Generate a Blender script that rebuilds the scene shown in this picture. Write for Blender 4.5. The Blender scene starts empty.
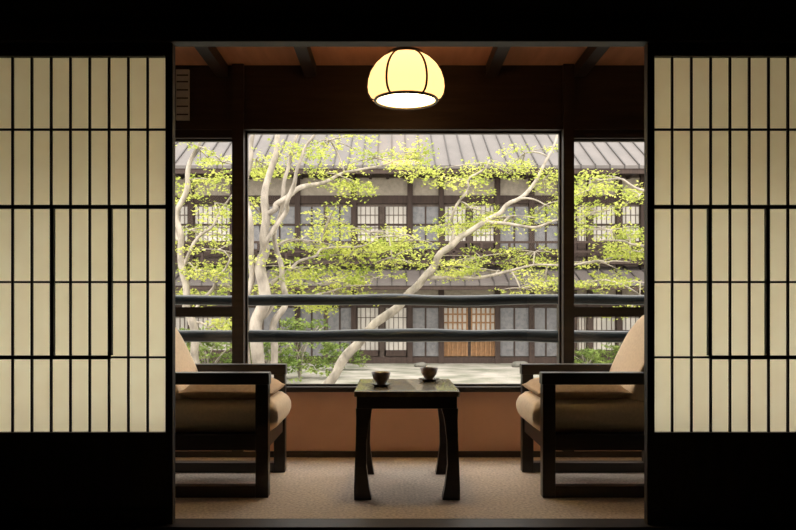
import bpy, bmesh, math, random
from mathutils import Vector, Matrix
random.seed(11)
F=760.0; VX=392.0; EYE=0.9
def W(px,py,d): return Vector(((px-VX)*d/F, d, EYE-(py-310)*d/F))
S=bpy.context.scene
S.view_settings.view_transform='Standard'
S.view_settings.look='None'
S.view_settings.exposure=0

# ---------------- materials ----------------
def newmat(n):
    m=bpy.data.materials.new(n); m.use_nodes=True
    nt=m.node_tree; nt.nodes.clear()
    o=nt.nodes.new('ShaderNodeOutputMaterial'); return m,nt,o
def pbr(n,c1,c2=None,rough=.6,scale=(4,4,4),nscale=3,spec=.5,bump=0,detail=4,coat=0):
    m,nt,o=newmat(n)
    b=nt.nodes.new('ShaderNodeBsdfPrincipled')
    b.inputs['Roughness'].default_value=rough
    b.inputs['Specular IOR Level'].default_value=spec
    b.inputs['Coat Weight'].default_value=coat
    nt.links.new(b.outputs[0],o.inputs[0])
    if c2 is None: c2=tuple(x*.75 for x in c1)
    tc=nt.nodes.new('ShaderNodeTexCoord'); mp=nt.nodes.new('ShaderNodeMapping')
    mp.inputs['Scale'].default_value=scale
    nz=nt.nodes.new('ShaderNodeTexNoise'); nz.inputs['Scale'].default_value=nscale; nz.inputs['Detail'].default_value=detail
    cr=nt.nodes.new('ShaderNodeValToRGB')
    cr.color_ramp.elements[0].position=.32; cr.color_ramp.elements[1].position=.68
    cr.color_ramp.elements[0].color=(*c2,1); cr.color_ramp.elements[1].color=(*c1,1)
    nt.links.new(tc.outputs['Object'],mp.inputs[0]); nt.links.new(mp.outputs[0],nz.inputs[0])
    nt.links.new(nz.outputs[0],cr.inputs[0]); nt.links.new(cr.outputs[0],b.inputs['Base Color'])
    if bump:
        bp=nt.nodes.new('ShaderNodeBump'); bp.inputs['Strength'].default_value=bump; bp.inputs['Distance'].default_value=.01
        nt.links.new(nz.outputs[0],bp.inputs['Height']); nt.links.new(bp.outputs[0],b.inputs['Normal'])
    return m
def translu(n,c1,c2,mixf,nscale,detail=3):
    m,nt,o=newmat(n)
    tc=nt.nodes.new('ShaderNodeTexCoord')
    nz=nt.nodes.new('ShaderNodeTexNoise'); nz.inputs['Scale'].default_value=nscale; nz.inputs['Detail'].default_value=detail
    cr=nt.nodes.new('ShaderNodeValToRGB')
    cr.color_ramp.elements[0].position=.35; cr.color_ramp.elements[1].position=.65
    cr.color_ramp.elements[0].color=(*c2,1); cr.color_ramp.elements[1].color=(*c1,1)
    d=nt.nodes.new('ShaderNodeBsdfDiffuse'); t=nt.nodes.new('ShaderNodeBsdfTranslucent'); mx=nt.nodes.new('ShaderNodeMixShader')
    mx.inputs[0].default_value=mixf
    nt.links.new(tc.outputs['Object'],nz.inputs[0]); nt.links.new(nz.outputs[0],cr.inputs[0])
    nt.links.new(cr.outputs[0],d.inputs[0]); nt.links.new(cr.outputs[0],t.inputs[0])
    nt.links.new(d.outputs[0],mx.inputs[1]); nt.links.new(t.outputs[0],mx.inputs[2]); nt.links.new(mx.outputs[0],o.inputs[0])
    return m
M={}
M['darkwood']=pbr('dark_wood',(.036,.021,.013),(.018,.010,.006),.5,(1,1,12),4)
M['framewood']=pbr('shoji_wood',(.026,.015,.009),(.013,.008,.005),.6,(6,6,1),4)
M['chairwood']=pbr('chair_wood',(.03,.018,.012),(.014,.009,.006),.35,(1,8,8),4)
M['tablewood']=pbr('table_wood',(.24,.18,.085),(.16,.12,.06),.25,(8,1,8),4,coat=.5)  # top's wood colour raised to green-tan, painting in its reflected glow
M['panel']=pbr('cedar_panel',(.78,.45,.30),(.69,.385,.25),.5,(1,8,1),3)
M['ceilpanel']=pbr('ceiling_board',(.60,.28,.15),(.5,.23,.115),.6,(8,1,1),3)
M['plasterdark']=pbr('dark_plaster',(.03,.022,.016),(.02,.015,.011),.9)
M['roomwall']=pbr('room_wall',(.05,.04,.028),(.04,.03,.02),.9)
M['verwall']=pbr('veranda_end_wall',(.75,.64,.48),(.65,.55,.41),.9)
M['tatami']=pbr('tatami',(.16,.13,.07),(.12,.1,.05),.8,(1,40,1),6)
M['carpet']=pbr('carpet',(.74,.62,.51),(.44,.36,.295),.95,(1,1,1),70,spec=.1,bump=.4,detail=6)
M['paper']=translu('shoji_paper',(.99,.93,.66),(.96,.88,.61),.93,7)
M['fabric']=pbr('seat_fabric',(.90,.71,.50),(.80,.62,.43),.9,(1,1,1),60,spec=.1)
M['fabric2']=pbr('pillow_fabric',(.54,.38,.24),(.45,.31,.19),.9,(1,1,1),60,spec=.1)
M['ceramic']=pbr('cup_ceramic',(.33,.24,.19),(.13,.09,.075),.3,(1,1,1),25)
M['lacquer']=pbr('saucer_lacquer',(.05,.03,.02),(.03,.02,.015),.25)
M['rail']=pbr('painted_log',(.026,.038,.043),(.011,.018,.022),.35,(1,6,6),5,bump=.2)
M['bark']=pbr('bark',(.44,.385,.32),(.17,.147,.12),.9,(1,1,.4),9,bump=.6,detail=8)
M['roof']=pbr('metal_roof',(.115,.098,.09),(.085,.073,.067),.55,(1,.3,1),2)
M['seam']=pbr('roof_seam',(.045,.037,.034),None,.6)
M['facade']=pbr('facade_wall',(.14,.105,.086),(.09,.068,.056),.9)
M['bwood']=pbr('facade_wood',(.05,.029,.021),(.03,.017,.012),.8,(8,8,1),3)
M['bars']=pbr('lattice_wood',(.13,.10,.08),None,.8)
M['plaster']=pbr('white_plaster',(.38,.325,.26),(.29,.25,.20),.9)
M['bshoji']=pbr('facade_paper',(.62,.57,.51),(.42,.39,.35),.8,(1,1,1),1.2)
M['bgrey']=pbr('facade_glass_panel',(.19,.18,.18),(.12,.118,.122),.4)
M['borange']=pbr('facade_cedar',(.30,.155,.065),(.2,.105,.045),.7)
M['gravel']=pbr('gravel',(.34,.31,.27),(.12,.125,.085),.95,(1,1,1),1.6,detail=15,bump=.6)
M['rock']=pbr('rock',(.15,.14,.12),(.08,.08,.065),.9,(1,1,1),5,bump=.6)
M['leaf']=translu('maple_leaf',(.64,.65,.18),(.29,.36,.07),.45,2.6,5)
M['leaf2']=translu('shrub_leaf',(.25,.31,.09),(.12,.18,.045),.35,3)
M['white']=pbr('notice_paper',(.5,.5,.46),None,.7)
m,nt,o=newmat('window_glass')
t=nt.nodes.new('ShaderNodeBsdfTransparent'); g=nt.nodes.new('ShaderNodeBsdfGlossy'); g.inputs['Roughness'].default_value=.02
mx=nt.nodes.new('ShaderNodeMixShader'); mx.inputs[0].default_value=.03
nt.links.new(t.outputs[0],mx.inputs[1]); nt.links.new(g.outputs[0],mx.inputs[2]); nt.links.new(mx.outputs[0],o.inputs[0]); M['glass']=m
def shademat(n,col,ec,em):
    m,nt,o=newmat(n)
    t=nt.nodes.new('ShaderNodeBsdfTranslucent'); t.inputs[0].default_value=(*col,1)
    e=nt.nodes.new('ShaderNodeEmission'); e.inputs[0].default_value=(*ec,1); e.inputs[1].default_value=em
    ad=nt.nodes.new('ShaderNodeAddShader'); nt.links.new(t.outputs[0],ad.inputs[0]); nt.links.new(e.outputs[0],ad.inputs[1]); nt.links.new(ad.outputs[0],o.inputs[0]); return m
M['shade']=shademat('lamp_shade_paper',(.074,.047,.027),(1,.48,.14),.26)
M['diffuser']=shademat('lamp_diffuser',(.9,.8,.5),(1,.7,.3),.0)

# ---------------- helpers ----------------
def link(o,parent=None):
    S.collection.objects.link(o)
    if parent: o.parent=parent
    return o
def empty(n,loc=(0,0,0)):
    e=bpy.data.objects.new(n,None); e.location=loc; e.empty_display_size=.1
    S.collection.objects.link(e); return e
def mesh(n,v,f,mat,parent=None,smooth=False):
    me=bpy.data.meshes.new(n); me.from_pydata([tuple(x) for x in v],[],f); me.update()
    me.materials.append(M[mat])
    if smooth:
        for p in me.polygons: p.use_smooth=True
    return link(bpy.data.objects.new(n,me),parent)
BF=[(0,3,2,1),(4,5,6,7),(0,1,5,4),(1,2,6,5),(2,3,7,6),(3,0,4,7)]
def boxes(n,L,mat,parent=None,bev=0):
    v=[];f=[]
    for (x0,x1,y0,y1,z0,z1) in L:
        x0,x1=min(x0,x1),max(x0,x1); b=len(v)
        v+=[(x0,y0,z0),(x1,y0,z0),(x1,y1,z0),(x0,y1,z0),(x0,y0,z1),(x1,y0,z1),(x1,y1,z1),(x0,y1,z1)]
        f+=[tuple(i+b for i in q) for q in BF]
    o=mesh(n,v,f,mat,parent)
    if bev:
        md=o.modifiers.new('b','BEVEL'); md.width=bev; md.segments=2
    return o
def lathe(n,prof,mat,parent=None,seg=48,loc=(0,0,0)):
    v=[];f=[]
    for r,z in prof:
        for i in range(seg):
            a=2*math.pi*i/seg; v.append((r*math.cos(a),r*math.sin(a),z))
    for j in range(len(prof)-1):
        for i in range(seg):
            k=(i+1)%seg; f.append((j*seg+i,j*seg+k,(j+1)*seg+k,(j+1)*seg+i))
    o=mesh(n,v,f,mat,parent,True); o.location=loc; return o
def tubes(n,L,mat,parent=None,res=3):
    c=bpy.data.curves.new(n,'CURVE'); c.dimensions='3D'; c.bevel_depth=1; c.bevel_resolution=res; c.use_fill_caps=True
    c.resolution_u=4
    for pts in L:
        s=c.splines.new('NURBS' if len(pts)>2 else 'POLY'); s.points.add(len(pts)-1)
        for p,(co,r) in zip(s.points,pts):
            p.co=(*co,1); p.radius=r
        if len(pts)>2: s.order_u=3; s.use_endpoint_u=True
    c.materials.append(M[mat])
    tmp=bpy.data.objects.new(n+'_c',c); S.collection.objects.link(tmp)
    dg=bpy.context.evaluated_depsgraph_get()
    me=bpy.data.meshes.new_from_object(tmp.evaluated_get(dg)); me.name=n
    bpy.data.objects.remove(tmp)
    for p in me.polygons: p.use_smooth=True
    return link(bpy.data.objects.new(n,me),parent)
def cushion(n,size,mat,parent,loc,rot=0,pinch=.5,pw=8):
    bm=bmesh.new(); bmesh.ops.create_cube(bm,size=2); bmesh.ops.subdivide_edges(bm,edges=bm.edges[:],cuts=19,use_grid_fill=True)
    for v in bm.verts:
        x,y,z=v.co
        k=(1-pinch*abs(x)**pw)*(1-pinch*abs(y)**pw)
        e=1-.05*(abs(z)**3)
        v.co=Vector((x*e*size[0]/2,y*e*size[1]/2,z*k*size[2]/2))
    me=bpy.data.meshes.new(n); bm.to_mesh(me); bm.free(); me.materials.append(M[mat])
    for p in me.polygons: p.use_smooth=True
    o=link(bpy.data.objects.new(n,me),parent); o.location=loc; o.rotation_euler=(0,rot,0)
    return o

# ---------------- room shell ----------------
YD=3.18  # divider plane (front face)
YW=4.66  # outer window wall
boxes('floor',[(-2.9,2.9,-1.6,YD-.03,-.12,-.03)],'tatami')
boxes('floor_veranda',[(-2.9,2.9,YD+.1,YW,-.12,0)],'carpet')
boxes('trim_sill',[(-2.9,2.9,YD-.03,YD+.1,-.12,0)],'framewood')
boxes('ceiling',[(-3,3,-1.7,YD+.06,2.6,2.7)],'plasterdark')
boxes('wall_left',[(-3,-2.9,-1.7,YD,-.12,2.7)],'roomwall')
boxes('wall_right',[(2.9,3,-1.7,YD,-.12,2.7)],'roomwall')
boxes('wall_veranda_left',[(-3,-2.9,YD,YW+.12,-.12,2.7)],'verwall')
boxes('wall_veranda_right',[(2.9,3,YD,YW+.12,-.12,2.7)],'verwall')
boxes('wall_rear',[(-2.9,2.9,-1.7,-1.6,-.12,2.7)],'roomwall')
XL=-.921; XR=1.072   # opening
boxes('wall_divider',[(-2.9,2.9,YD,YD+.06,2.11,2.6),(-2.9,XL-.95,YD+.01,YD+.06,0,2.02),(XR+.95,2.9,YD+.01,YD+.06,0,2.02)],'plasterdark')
boxes('trim_lintel',[(-2.9,2.9,YD-.01,YD+.06,2.021,2.11)],'framewood',None,.004)
boxes('ceiling_veranda',[(-2.9,2.9,YD+.06,YW+.12,2.40,2.44)],'ceilpanel')
boxes('ceiling_beams',[(x-.035,x+.035,YD+.06,YW,2.33,2.40) for x in (-2.66,-2.12,-1.58,-1.04,-.50,.06,.61,1.15,1.7,2.25,2.75)],'darkwood')
boxes('wall_window_lower',[(-2.9,2.9,YW,YW+.1,0,.40)],'panel')
boxes('wall_window_upper',[(-2.9,2.9,YW,YW+.12,2.05,2.40)],'darkwood')
boxes('trim_header',[(-2.9,2.9,YW-.02,YW+.12,2.003,2.05)],'darkwood')
boxes('trim_window_sill',[(-2.9,2.9,YW-.03,YW+.14,.40,.43)],'darkwood')
boxes('trim_header_side',[(-2.9,-.975,YW+.0,YW+.1,1.955,2.003),(1.11,2.9,YW+.0,YW+.1,1.955,2.003)],'darkwood')
boxes('baseboard_window',[(-2.9,2.9,YW-.02,YW,0,.035)],'darkwood')
boxes('trim_posts',[(-.975,-.905,YW-.03,YW+.1,.035,2.40),(1.045,1.11,YW-.03,YW+.1,.035,2.40),(-2.0,-1.94,YW,YW+.1,.43,1.955),(2.07,2.13,YW,YW+.1,.43,1.955)],'darkwood')
def window(n,x0,x1,z0,z1,mid=None):
    e=empty(n,((x0+x1)/2,YW+.05,(z0+z1)/2)); cx,cy,cz=e.location; w=.012
    L=[(x0,x1,0,.03,z0,z0+w),(x0,x1,0,.03,z1-w,z1),(x0,x0+w,0,.03,z0+w,z1-w),(x1-w,x1,0,.03,z0+w,z1-w)]
    if mid: L.append((x0+w,x1-w,0,.03,mid[0],mid[1]))
    o=boxes('frame',[(a-cx,b-cx,c-.015,d-.015,e_-cz,f-cz) for a,b,c,d,e_,f in L],'darkwood',e)
    mesh('glass',[(x0-cx,0,z0-cz),(x1-cx,0,z0-cz),(x1-cx,0,z1-cz),(x0-cx,0,z1-cz)],[(0,1,2,3)],'glass',e)
    l=bpy.data.lights.new('sky_portal','AREA'); l.shape='RECTANGLE'; l.size=x1-x0; l.size_y=z1-z0
    l.cycles.is_portal=True
    lo=link(bpy.data.objects.new('sky_portal',l),e); lo.location=(0,.06,0); lo.rotation_euler=(math.radians(-90),0,0)
mid=(.857,.918)
window('window_1',-.905,1.045,.43,2.003)
window('window_2',-1.94,-.975,.43,1.955,mid)
window('window_3',1.11,2.07,.43,1.955,mid)
window('window_4',-2.9,-2.0,.43,1.955,mid)
window('window_5',2.13,2.9,.43,1.955,mid)
e=empty('wall_notice',(-1.27,YW-.012,2.15))
boxes('board',[(-.05,.03,-.006,.012,-.09,.22)],'white',e)
boxes('lines',[(-.045,.025,-.009,-.006,z,z+.008) for z in (-.06,-.01,.04,.09,.14,.18)],'darkwood',e)

# ---------------- shoji ----------------
def shoji(n,xin,sgn):
    e=empty(n,(xin,YD+.03,0))
    X=lambda a: sgn*a       # a = distance from opening edge
    Wd=.95; zt=2.02; pz0=.385; pz1=1.967
    fr=[(X(0),X(.03),-.02,.02,0,zt),(X(Wd-.03),X(Wd),-.02,.02,0,zt),(X(.03),X(Wd-.03),-.02,.02,pz1,zt),(X(.03),X(Wd-.03),-.02,.02,0,.06),(X(.03),X(Wd-.03),-.02,.02,.345,pz0)]
    boxes('frame',fr,'framewood',e)
    boxes('skirt_board',[(X(.03),X(Wd-.03),-.008,.008,.06,.345)],'framewood',e)
    k=[]
    for i in range(1,11):
        a=.03+i*.0815
        k.append((X(a-.0045),X(a+.0045),-.003,.007,pz0,pz1))
    for z in (1.662,1.335,1.018,.70):
        k.append((X(.03),X(Wd-.03),-.0025,.006,z-.0045,z+.0045))
    boxes('lattice',k,'framewood',e)
    a0=.268; a1=.512
    t=[(X(.03),X(Wd-.03),-.010,.0075,1.327,1.343),(X(a0),X(Wd-.03),-.010,.0075,.692,.708),
       (X(a0-.008),X(a0+.008),-.010,.0075,.708,1.327),(X(a1-.008),X(a1+.008),-.010,.0075,.708,1.327)]
    boxes('inset_sash',t,'framewood',e)
    mesh('paper',[(X(.03),.008,pz0),(X(Wd-.03),.008,pz0),(X(Wd-.03),.008,pz1),(X(.03),.008,pz1)],[(0,1,2,3)],'paper',e)
shoji('shoji_screen',XL,-1)
shoji('shoji_screen',XR,1)

# ---------------- chairs ----------------
def chair(xf,sgn):
    Y0=3.64; e=empty('armchair',(xf,Y0,0)); X=lambda u: sgn*u
    for nm,y in (('near',0),('far',.57)):
        w=.06
        boxes('arm_'+nm,[(X(-.005),X(.76),y-.005,y+w+.005,.542,.60)],'chairwood',e,.005)
        boxes('front_leg_'+nm,[(X(0),X(.062),y,y+w,.0,.542)],'chairwood',e,.003)
        boxes('back_leg_'+nm,[(X(.68),X(.742),y,y+w,.0,.542)],'chairwood',e,.003)
        boxes('runner_'+nm,[(X(.062),X(.68),y,y+w,0,.055)],'chairwood',e,.003)
        boxes('seat_rail_'+nm,[(X(.062),X(.68),y+.008,y+w-.008,.225,.30)],'chairwood',e,.003)
    boxes('cross_rails',[(X(.012),X(.05),.06,.57,.225,.30),(X(.69),X(.73),.06,.57,.225,.30),(X(.69),X(.73),.06,.57,.44,.5)],'chairwood',e,.003)
    boxes('seat_deck',[(X(.05),X(.69),.06,.57,.275,.295)],'chairwood',e)
    cushion('seat_cushion',(.62,.50,.165),'fabric',e,(X(.275),.315,.378),pinch=.30,pw=18)
    cushion('seat_pillow',(.46,.46,.10),'fabric2',e,(X(.225),.315,.49),pinch=.72)
    cushion('back_cushion',(.13,.49,.50),'fabric',e,(X(.585),.315,.64),sgn*math.radians(26),.25)
chair(-.593,-1)
chair(.722,1)

# ---------------- table ----------------
e=empty('side_table',(-.18,3.60,0))
tw,td=.502,.64
boxes('top',[(0,tw,0,td,.487,.516)],'tablewood',e,.006)
boxes('apron',[(.012,tw-.012,.012,td-.012,.43,.487)],'chairwood',e,.003)
def leg(nm,sx,sy):
    prof=[(0,.082,-.0),(.06,.07,.0),(.16,.055,.003),(.28,.052,.008),(.38,.062,.01),(.432,.078,.008)]
    v=[];f=[]
    for z,w,off in prof:
        xs=(off,off+w) if sx>0 else (tw-off-w,tw-off)
        ys=(off,off+w) if sy>0 else (td-off-w,td-off)
        v+=[(xs[0],ys[0],z),(xs[1],ys[0],z),(xs[1],ys[1],z),(xs[0],ys[1],z)]
    n=len(prof)
    for j in range(n-1):
        for i in range(4):
            k=(i+1)%4; f.append((j*4+i,j*4+k,j*4+4+k,j*4+4+i))
    f.append((3,2,1,0)); b=4*(n-1); f.append((b,b+1,b+2,b+3))
    mesh(nm,v,f,'chairwood',e)
leg('leg_1',1,1); leg('leg_2',-1,1); leg('leg_3',1,-1); leg('leg_4',-1,-1)

def cup(x,y):
    e=empty('teacup',(x,y,.5165))
    lathe('saucer',[(0,.001),(.034,.0),(.036,.004),(.056,.011),(.057,.014),(.036,.008),(0,.007)],'lacquer',e)
    lathe('cup',[(0,.009),(.022,.008),(.023,.016),(.027,.02),(.04,.038),(.049,.072),(.0465,.072),(.037,.04),(.024,.024),(0,.022)],'ceramic',e)
    lathe('tea',[(0,.05),(.0385,.05)],'lacquer',e)
cup(-.055,3.82); cup(.200,4.10)

# ---------------- ceiling lamp ----------------
e=empty('ceiling_lamp',(.072,3.9,1.975))
prof=[(.155,.0),(.178,.012),(.192,.036),(.197,.068),(.193,.105),(.181,.142),(.157,.180),(.126,.210),(.092,.230)]
lathe('shade',prof,'shade',e)
lathe('diffuser',[(.001,.004),(.155,.004)],'diffuser',e)
L=[]
for i in range(6):
    a=2*math.pi*i/6
    L.append([(Vector((r*1.01*math.cos(a),r*1.01*math.sin(a),z)),.006) for r,z in prof])
def ring(r,z,t): return [(Vector((r*math.cos(2*math.pi*i/40),r*math.sin(2*math.pi*i/40),z)),t) for i in range(41)]
L+= [ring(.157,0,.008),ring(.093,.232,.005)]
tubes('ribs',L,'chairwood',e)
lathe('cap',[(0,.234),(.091,.234),(.086,.247),(.02,.258),(.012,.275),(.012,.40),(.06,.405),(.06,.4249),(0,.4249)],'chairwood',e)
l=bpy.data.lights.new('bulb','POINT'); l.energy=52; l.color=(1,.77,.47); l.shadow_soft_size=.05
lo=link(bpy.data.objects.new('bulb',l),e); lo.location=(0,0,.085)

# ---------------- railing outside ----------------
e=empty('balcony_railing',(0,5.2,0))
def log(z,r):
    pts=[];n=24
    for i in range(n+1):
        x=-3.3+6.6*i/n
        pts.append((Vector((x,random.uniform(-.01,.01),z+random.uniform(-.008,.008))),r*random.uniform(.88,1.1)))
    return pts
tubes('logs',[log(.968,.037),log(.722,.043)],'rail',e,6)
boxes('posts',[(x-.04,x+.04,.0,.08,-.0,1.0) for x in (-3.2,-1.045,1.185,3.2)],'darkwood',e)
boxes('balcony_deck',[(-3.4,3.4,YW+.14,5.45,-.12,0)],'darkwood')
boxes('deck_joist',[(-3.4,3.4,5.3,5.4,-.5,-.12)],'darkwood')

# ---------------- ground ----------------
boxes('ground',[(-40,40,4.85,60,-.7,-.5)],'gravel')

# ---------------- ryokan building opposite ----------------
B=empty('ryokan_building',(0,0,0))
bx=lambda p:(p-392)/38.0
bz=lambda p:.9-(p-310)/38.0
YB=20.0; BX0,BX1=-15,15
boxes('wall_body',[(BX0,BX1,YB,YB+6,-.5,4.6)],'facade',B)
def roof(n,y0,z0,y1,z1,th,sp):
    v=[(BX0-.6,y0,z0),(BX1+.6,y0,z0),(BX1+.6,y1,z1),(BX0-.6,y1,z1)]
    v+= [(a,b,c+th) for a,b,c in v]
    mesh(n,v,BF,'roof',B)
    vv=[];ff=[]; x=BX0-.5
    while x<BX1+.5:
        b=len(vv); h=th+.03; w=.03
        q=[(x,y0-.01,z0),(x+w,y0-.01,z0),(x+w,y1,z1),(x,y1,z1)]
        vv+=q+[(a,bb,c+h) for a,bb,c in q]; ff+=[tuple(i+b for i in f) for f in BF]; x+=sp
    mesh(n+'_seams',vv,ff,'seam',B)
roof('upper_roof',18.8,4.40,25,7.9,.08,.36)
roof('lower_roof',18.7,1.50,20.0,1.98,.07,.36)
boxes('eave_fascia',[(BX0-.6,BX1+.6,18.82,18.92,4.28,4.42),(BX0-.6,BX1+.6,18.72,18.8,1.40,1.52)],'bwood',B)
boxes('rafters',[(BX0+i*.45,BX0+i*.45+.07,18.92,20,4.33,4.41) for i in range(67)]+[(BX0+i*.45,BX0+i*.45+.07,18.8,20,1.45,1.52) for i in range(67)],'bwood',B)
fy=YB-.04
boxes('plaster_band',[(BX0,BX1,fy,YB,bz(196),bz(178)),(BX0,BX1,fy,YB,bz(303),bz(290))],'plaster',B)
boxes('beams',[(BX0,BX1,YB-.1,YB,bz(204),bz(196)),(BX0,BX1,YB-.1,YB,bz(257),bz(250)),(BX0,BX1,YB-.1,YB,bz(307),bz(302)),(BX0,BX1,YB-.1,YB,bz(363),bz(357)),(BX0,BX1,YB-.08,YB,bz(226),bz(224)),
   (BX0,BX1,YB-.08,YB,bz(332),bz(330))],'bwood',B)
rl=[(BX0,BX1,YB-.42,YB-.36,2.62,2.68),(BX0,BX1,YB-.42,YB-.36,2.38,2.42),(BX0,BX1,YB-.45,YB-.1,2.08,2.14)]
x=BX0
while x<BX1:
    rl.append((x,x+.06,YB-.42,YB-.36,2.14,2.62)); x+=.72
boxes('balcony_rail',rl,'bwood',B)
edges=[-80,-50,-20,10,40,70,100,130,160,192,234,262,298,326,354,382,410,441,469,497,531,560,573,589,618,642,670,700,730,760,790,820,850,880]
kinds2='pspspppsspspsspsgsppsspsspsppsspss'
boxes('posts',[(bx(p)-.07,bx(p)+.07,YB-.14,YB,-.5,4.5) for p in edges if p not in (382,469,326,262)],'bwood',B)
sh=[];gr=[];orr=[];bars=[];fbars=[];obars=[]
for i in range(len(edges)-1):
    a,b=bx(edges[i])+.06,bx(edges[i+1])-.06
    for fl,(pt,pb) in enumerate(((207,249),(308,356))):
        z0,z1=bz(pb),bz(pt)
        kind=kinds2[i]
        if edges[i] in (354,382,573,192): kind='s'
        if edges[i] in (410,497,531,298,326,234): kind='g'
        if edges[i] in (441,469): kind='o' if fl==1 else ('s')
        if kind=='s':
            sh.append((a,b,fy-.01,YB,z0+.0,z1))
            n=max(4,int((b-a)/.11))
            for j in range(n+1):
                x=a+(b-a)*j/n; fbars.append((x-.009,x+.009,fy-.03,fy-.01,z0,z1))
            for q in (.33,.5,.8): fbars.append((a,b,fy-.032,fy-.01,z0+(z1-z0)*q-.01,z0+(z1-z0)*q+.01))
            bars.append((a,b,fy-.042,fy-.01,z0,z0+.16)); bars.append((a,a+.04,fy-.042,fy-.01,z0,z1)); bars.append((b-.04,b,fy-.042,fy-.01,z0,z1))
        elif kind=='o':
            orr.append((a,b,fy-.01,YB,z0,z0+.42)); sh.append((a,b,fy-.01,YB,z0+.42,z1))
            for j in range(6):
                x=a+(b-a)*j/5; obars.append((x-.02,x+.02,fy-.05,fy-.01,z0,z1))
            for z in (.42,.65,.88,1.1): obars.append((a,b,fy-.052,fy-.01,z0+z-.02,z0+z+.02))
        else:
            gr.append((a,b,fy-.01,YB,z0,z1))
            bars.append(((a+b)/2-.02,(a+b)/2+.02,fy-.03,fy-.01,z0,z1))
boxes('paper_windows',sh,'bshoji',B); boxes('grey_windows',gr,'bgrey',B); boxes('cedar_door',orr,'borange',B)
boxes('window_bars',bars,'bwood',B); boxes('fine_lattice',fbars,'bars',B); boxes('cedar_bars',obars,'borange',B)

# ---------------- trees ----------------
def leafmesh(n,sprays,mat,parent,size,per):
    v=[];f=[]
    for (c,R) in sprays:
        nrm=Vector((random.gauss(0,.14),random.gauss(0,.2),1)).normalized()
        t=nrm.orthogonal().normalized(); u=nrm.cross(t)
        for _ in range(int(per*(R/.24)**2)):
            a=random.uniform(0,6.283); r=R*math.sqrt(random.random())
            p=c+t*(r*math.cos(a))+u*(r*math.sin(a))+nrm*random.gauss(0,R*.12)
            s=size*random.uniform(.6,1.3)
            ln=Vector((random.gauss(0,.6),random.gauss(0,.6),1)).normalized()
            lt=ln.orthogonal().normalized(); lu=ln.cross(lt)
            ph=random.uniform(0,6.28); dx=lt*math.cos(ph)+lu*math.sin(ph); dy=ln.cross(dx)
            b=len(v)
            v+=[p-dx*s*.5,p+dy*s*.5-dx*s*.1,p+dy*s*.15,p+dx*s*.6,p-dy*s*.15,p-dy*s*.5-dx*s*.1]
            f+=[(b,b+1,b+2,b+3,b+4,b+5)]
    mesh(n,v,f,mat,parent)
def tree(n,base,branches,pads,dens=1.0,per=46,lsize=.052,rs=.64):
    e=empty(n,base)
    o=Vector(base); L=[];nodes=[]
    for br in branches:
        key=[(W(px,py,d)-o,r*rs) for (px,py,d,r) in br]; pts=[]
        for i in range(len(key)-1):
            (p0,r0),(p1,r1)=key[i],key[i+1]
            for k in (0,.33,.66):
                j=0 if (i==0 and k==0) else .04
                p=p0.lerp(p1,k)+Vector((random.gauss(0,j),random.gauss(0,j),random.gauss(0,j*.6)))
                r=(r0+(r1-r0)*k)*random.uniform(.9,1.1)
                pts.append((p,r)); nodes.append((p,r))
        pts.append(key[-1]); nodes.append(key[-1])
        L.append(pts)
    sprays=[]; tw=[]
    for (px,py,rx,ry,d) in pads:
        rx*=1.15; ry*=1.25
        sc=d/F; N=int(dens*(5+rx*ry*sc*sc*40))
        c0=W(px,py,d)-o
        near=min(nodes,key=lambda q:(q[0]-c0).length)
        midp=near[0].lerp(c0,.5)+Vector((0,0,.08))
        if (near[0]-c0).length>.15: tw.append([(near[0],min(.022,near[1]*.6)),(midp,.015),(c0,.010)])
        for q in range(N):
            a=random.uniform(0,6.283); r=math.sqrt(random.random())
            c=c0+Vector((rx*sc*r*math.cos(a),random.uniform(-.35,1.2),ry*sc*r*math.sin(a)))
            sprays.append((c,random.uniform(.12,.34)))
            mm=c0.lerp(c,.5)+Vector((0,0,.03))
            tw.append([(c0,.009),(mm,.007),(c,.004)])
    tubes('branches',L,'bark',e,4); tubes('twigs',tw,'bark',e,1)
    leafmesh('leaves',sprays,'leaf',e,lsize,per*1.45)
def base(px,d):
    return ((px-VX)*d/F,d,-.5)
D=9.0
tree('maple_tree',base(256,D),[
 [(256,431,D,.13),(257,360,D,.115),(261,300,D,.11),(263,250,D,.095),(266,200,D,.075),(276,150,D+.1,.05),(282,100,D+.2,.035)],
 [(250,431,D,.08),(247,360,D,.075),(246,300,D,.065),(251,240,D-.1,.055),(246,180,D,.045),(258,120,D,.03)],
 [(262,420,D,.08),(276,340,D+.1,.065),(282,280,D+.1,.055),(273,230,D+.1,.045),(285,180,D+.1,.035),(300,130,D+.1,.025)],
 [(265,215,D,.055),(285,200,D,.05),(310,186,D+.3,.04),(345,172,D+.6,.028),(385,163,D+.9,.02),(425,155,D+1,.012)],
 [(263,250,D,.05),(278,222,D,.045),(290,190,D-.2,.04),(300,158,D-.3,.03),(318,125,D-.3,.02)],
 [(262,290,D,.045),(290,268,D+.3,.032),(325,250,D+.6,.022),(370,240,D+.9,.014),(400,236,D+1,.01)],
 [(260,320,D,.04),(290,300,D+.3,.028),(330,290,D+.8,.016),(370,285,D+1,.01)]],
 [(375,158,38,6,D+.8),(330,140,24,5,D+.5),(415,152,28,5,D+1),(300,152,20,6,D),(345,178,26,6,D+.6),(330,218,38,9,D+.5),(370,232,40,8,D+.9),(300,240,34,8,D+.2),
  (350,255,44,7,D+1),(290,268,38,9,D+.3),(392,258,30,7,D+1),(320,284,44,7,D+.6),(252,205,12,9,D),(256,160,14,7,D),(375,278,34,6,D+1.2),(285,305,30,8,D+.5),(335,300,40,5,D+1.2),(415,240,24,6,D+1.2)],per=44)
D=11.5
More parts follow.
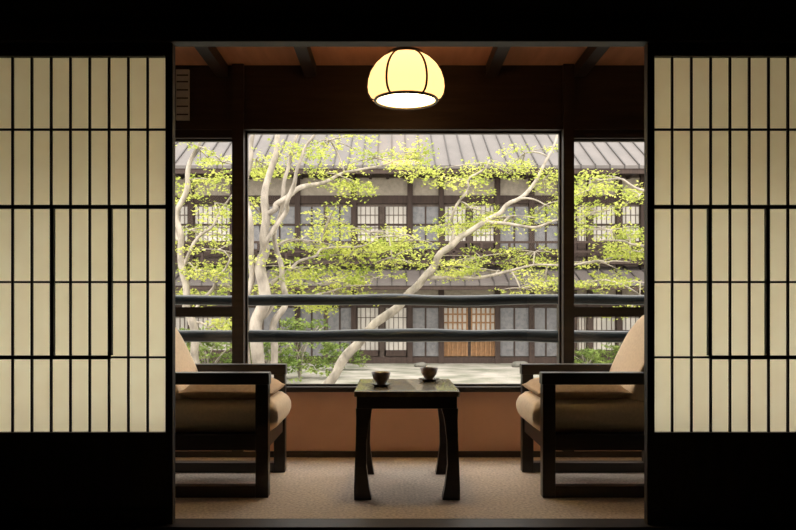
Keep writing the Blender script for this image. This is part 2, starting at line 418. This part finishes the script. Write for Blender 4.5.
tree('maple_tree',base(310,D),[
 [(310,403,D,.125),(335,375,D,.115),(365,340,D,.108),(398,305,D,.098),(425,277,D,.09),(450,245,D,.08),(485,222,D,.065),(520,198,D,.052),(545,168,D+.2,.038),(558,130,D+.4,.025)],
 [(485,222,D,.04),(530,226,D-.4,.032),(570,218,D-.6,.024),(610,210,D-.8,.015)],
 [(425,277,D,.05),(475,278,D,.038),(530,266,D-.3,.028),(590,262,D-.6,.02),(630,262,D-.8,.012)],
 [(450,245,D,.045),(455,215,D,.035),(470,180,D,.025),(490,160,D,.015)]],
 [(485,163,44,5,D),(525,153,26,5,D+.3),(462,180,28,4,D),(543,180,18,7,D),(470,208,44,7,D),(515,216,44,8,D-.1),(450,225,28,6,D),(545,205,26,7,D-.1),
  (480,257,46,6,D),(535,252,34,8,D-.2),(500,272,56,6,D),(545,282,30,6,D-.3),(445,268,26,5,D),(600,212,36,9,D-.7),(600,262,38,9,D-.6),(630,240,22,9,D-.8),(520,288,40,4,D-.3)],per=38)
D=10
tree('maple_tree',base(213,D),[
 [(213,417,D,.10),(200,360,D,.09),(186,310,D,.085),(178,250,D,.07),(182,200,D,.055),(195,160,D,.04),(208,120,D,.02)],
 [(180,270,D,.04),(198,240,D,.032),(215,215,D,.025),(232,195,D,.015)],
 [(190,325,D,.04),(212,290,D,.03),(228,262,D,.02),(245,250,D,.01)],
 [(178,240,D,.04),(160,205,D,.03),(130,180,D,.02)]],
 [(200,150,24,7,D),(222,162,18,7,D),(190,180,22,7,D),(215,203,22,7,D),(190,230,22,8,D),(218,250,24,8,D),(195,270,26,8,D),(222,286,20,7,D),(150,180,30,10,D),(140,230,30,12,D),(185,296,20,6,D),(208,328,22,6,D)],dens=.85)
D=10.5
tree('maple_tree',base(720,D),[
 [(720,411,D,.10),(712,340,D,.09),(700,270,D,.08),(690,210,D,.06),(685,150,D,.04),(690,90,D,.02)],
 [(700,280,D,.05),(665,255,D,.035),(630,245,D,.025),(600,240,D,.012)],
 [(692,220,D,.045),(660,195,D,.035),(625,182,D,.025),(590,178,D,.012)],
 [(708,320,D,.04),(670,300,D,.03),(640,295,D,.015)]],
 [(620,178,28,6,D),(590,190,18,6,D),(640,195,22,7,D),(610,230,30,7,D),(640,252,24,8,D),(605,280,36,7,D),(640,282,22,7,D),(680,180,34,12,D),(700,240,30,12,D),(630,312,20,5,D)],dens=.75)

# shrubs
def shrub(px,d,w,h):
    p=Vector(((px-VX)*d/F,d,-.5)); e=empty('garden_shrub',p)
    tubes('stems',[[(Vector((0,0,0)),.02),(Vector((random.uniform(-w,w)*.3,random.uniform(-.2,.2),h*.5)),.014),(Vector((random.uniform(-w,w)*.7,random.uniform(-.3,.3),h*.85)),.006)] for _ in range(9)],'bark',e,1)
    sp=[]
    for _ in range(int(60*w*h)+15):
        a=random.uniform(0,6.283); r=math.sqrt(random.random()); z=random.random()
        k=math.sqrt(max(0,1-(z*.95)**2))
        sp.append((Vector((w*r*k*math.cos(a),.5*w*r*k*math.sin(a),.1+h*z*.9)),random.uniform(.12,.22)))
    leafmesh('leaves',sp,'leaf2',e,.07,60)
shrub(300,15.5,.9,1.25); shrub(268,14.2,.8,.9); shrub(205,15,1.2,1.0); shrub(338,17.6,.6,.6); shrub(625,16.5,.9,.8); shrub(585,18.2,.45,.4)
for px,d,s in ((520,18.6,.16),(545,18.2,.13),(420,18.7,.12)):
    bm=bmesh.new(); bmesh.ops.create_icosphere(bm,subdivisions=3,radius=s)
    for v in bm.verts:
        v.co*=1+.22*math.sin(v.co.x*9/s*.3+px)+.15*math.cos(v.co.y*8/s*.4+d); v.co.z*=.6
    me=bpy.data.meshes.new('rock'); bm.to_mesh(me); bm.free(); me.materials.append(M['rock'])
    o=link(bpy.data.objects.new('garden_rock',me)); o.location=((px-VX)*d/F,d,-.5+s*.35)

# ---------------- lights ----------------
w=bpy.data.worlds.new('World'); S.world=w; w.use_nodes=True
nt=w.node_tree; bg=nt.nodes['Background']; bg.inputs[0].default_value=(1,.965,.91,1); bg.inputs[1].default_value=3.6
l=bpy.data.lights.new('sun','SUN'); l.energy=2.8; l.angle=math.radians(12); l.color=(1,.95,.85)
so=link(bpy.data.objects.new('sun',l)); so.rotation_euler=(math.radians(38),0,math.radians(-25))

# ---------------- camera ----------------
c=bpy.data.cameras.new('camera'); co=link(bpy.data.objects.new('camera',c)); S.camera=co
co.location=(0,0,EYE); co.rotation_euler=(math.radians(90),0,0)
c.sensor_width=36; c.lens=F/796*36; c.shift_x=6/796; c.shift_y=45/796; c.clip_start=.05
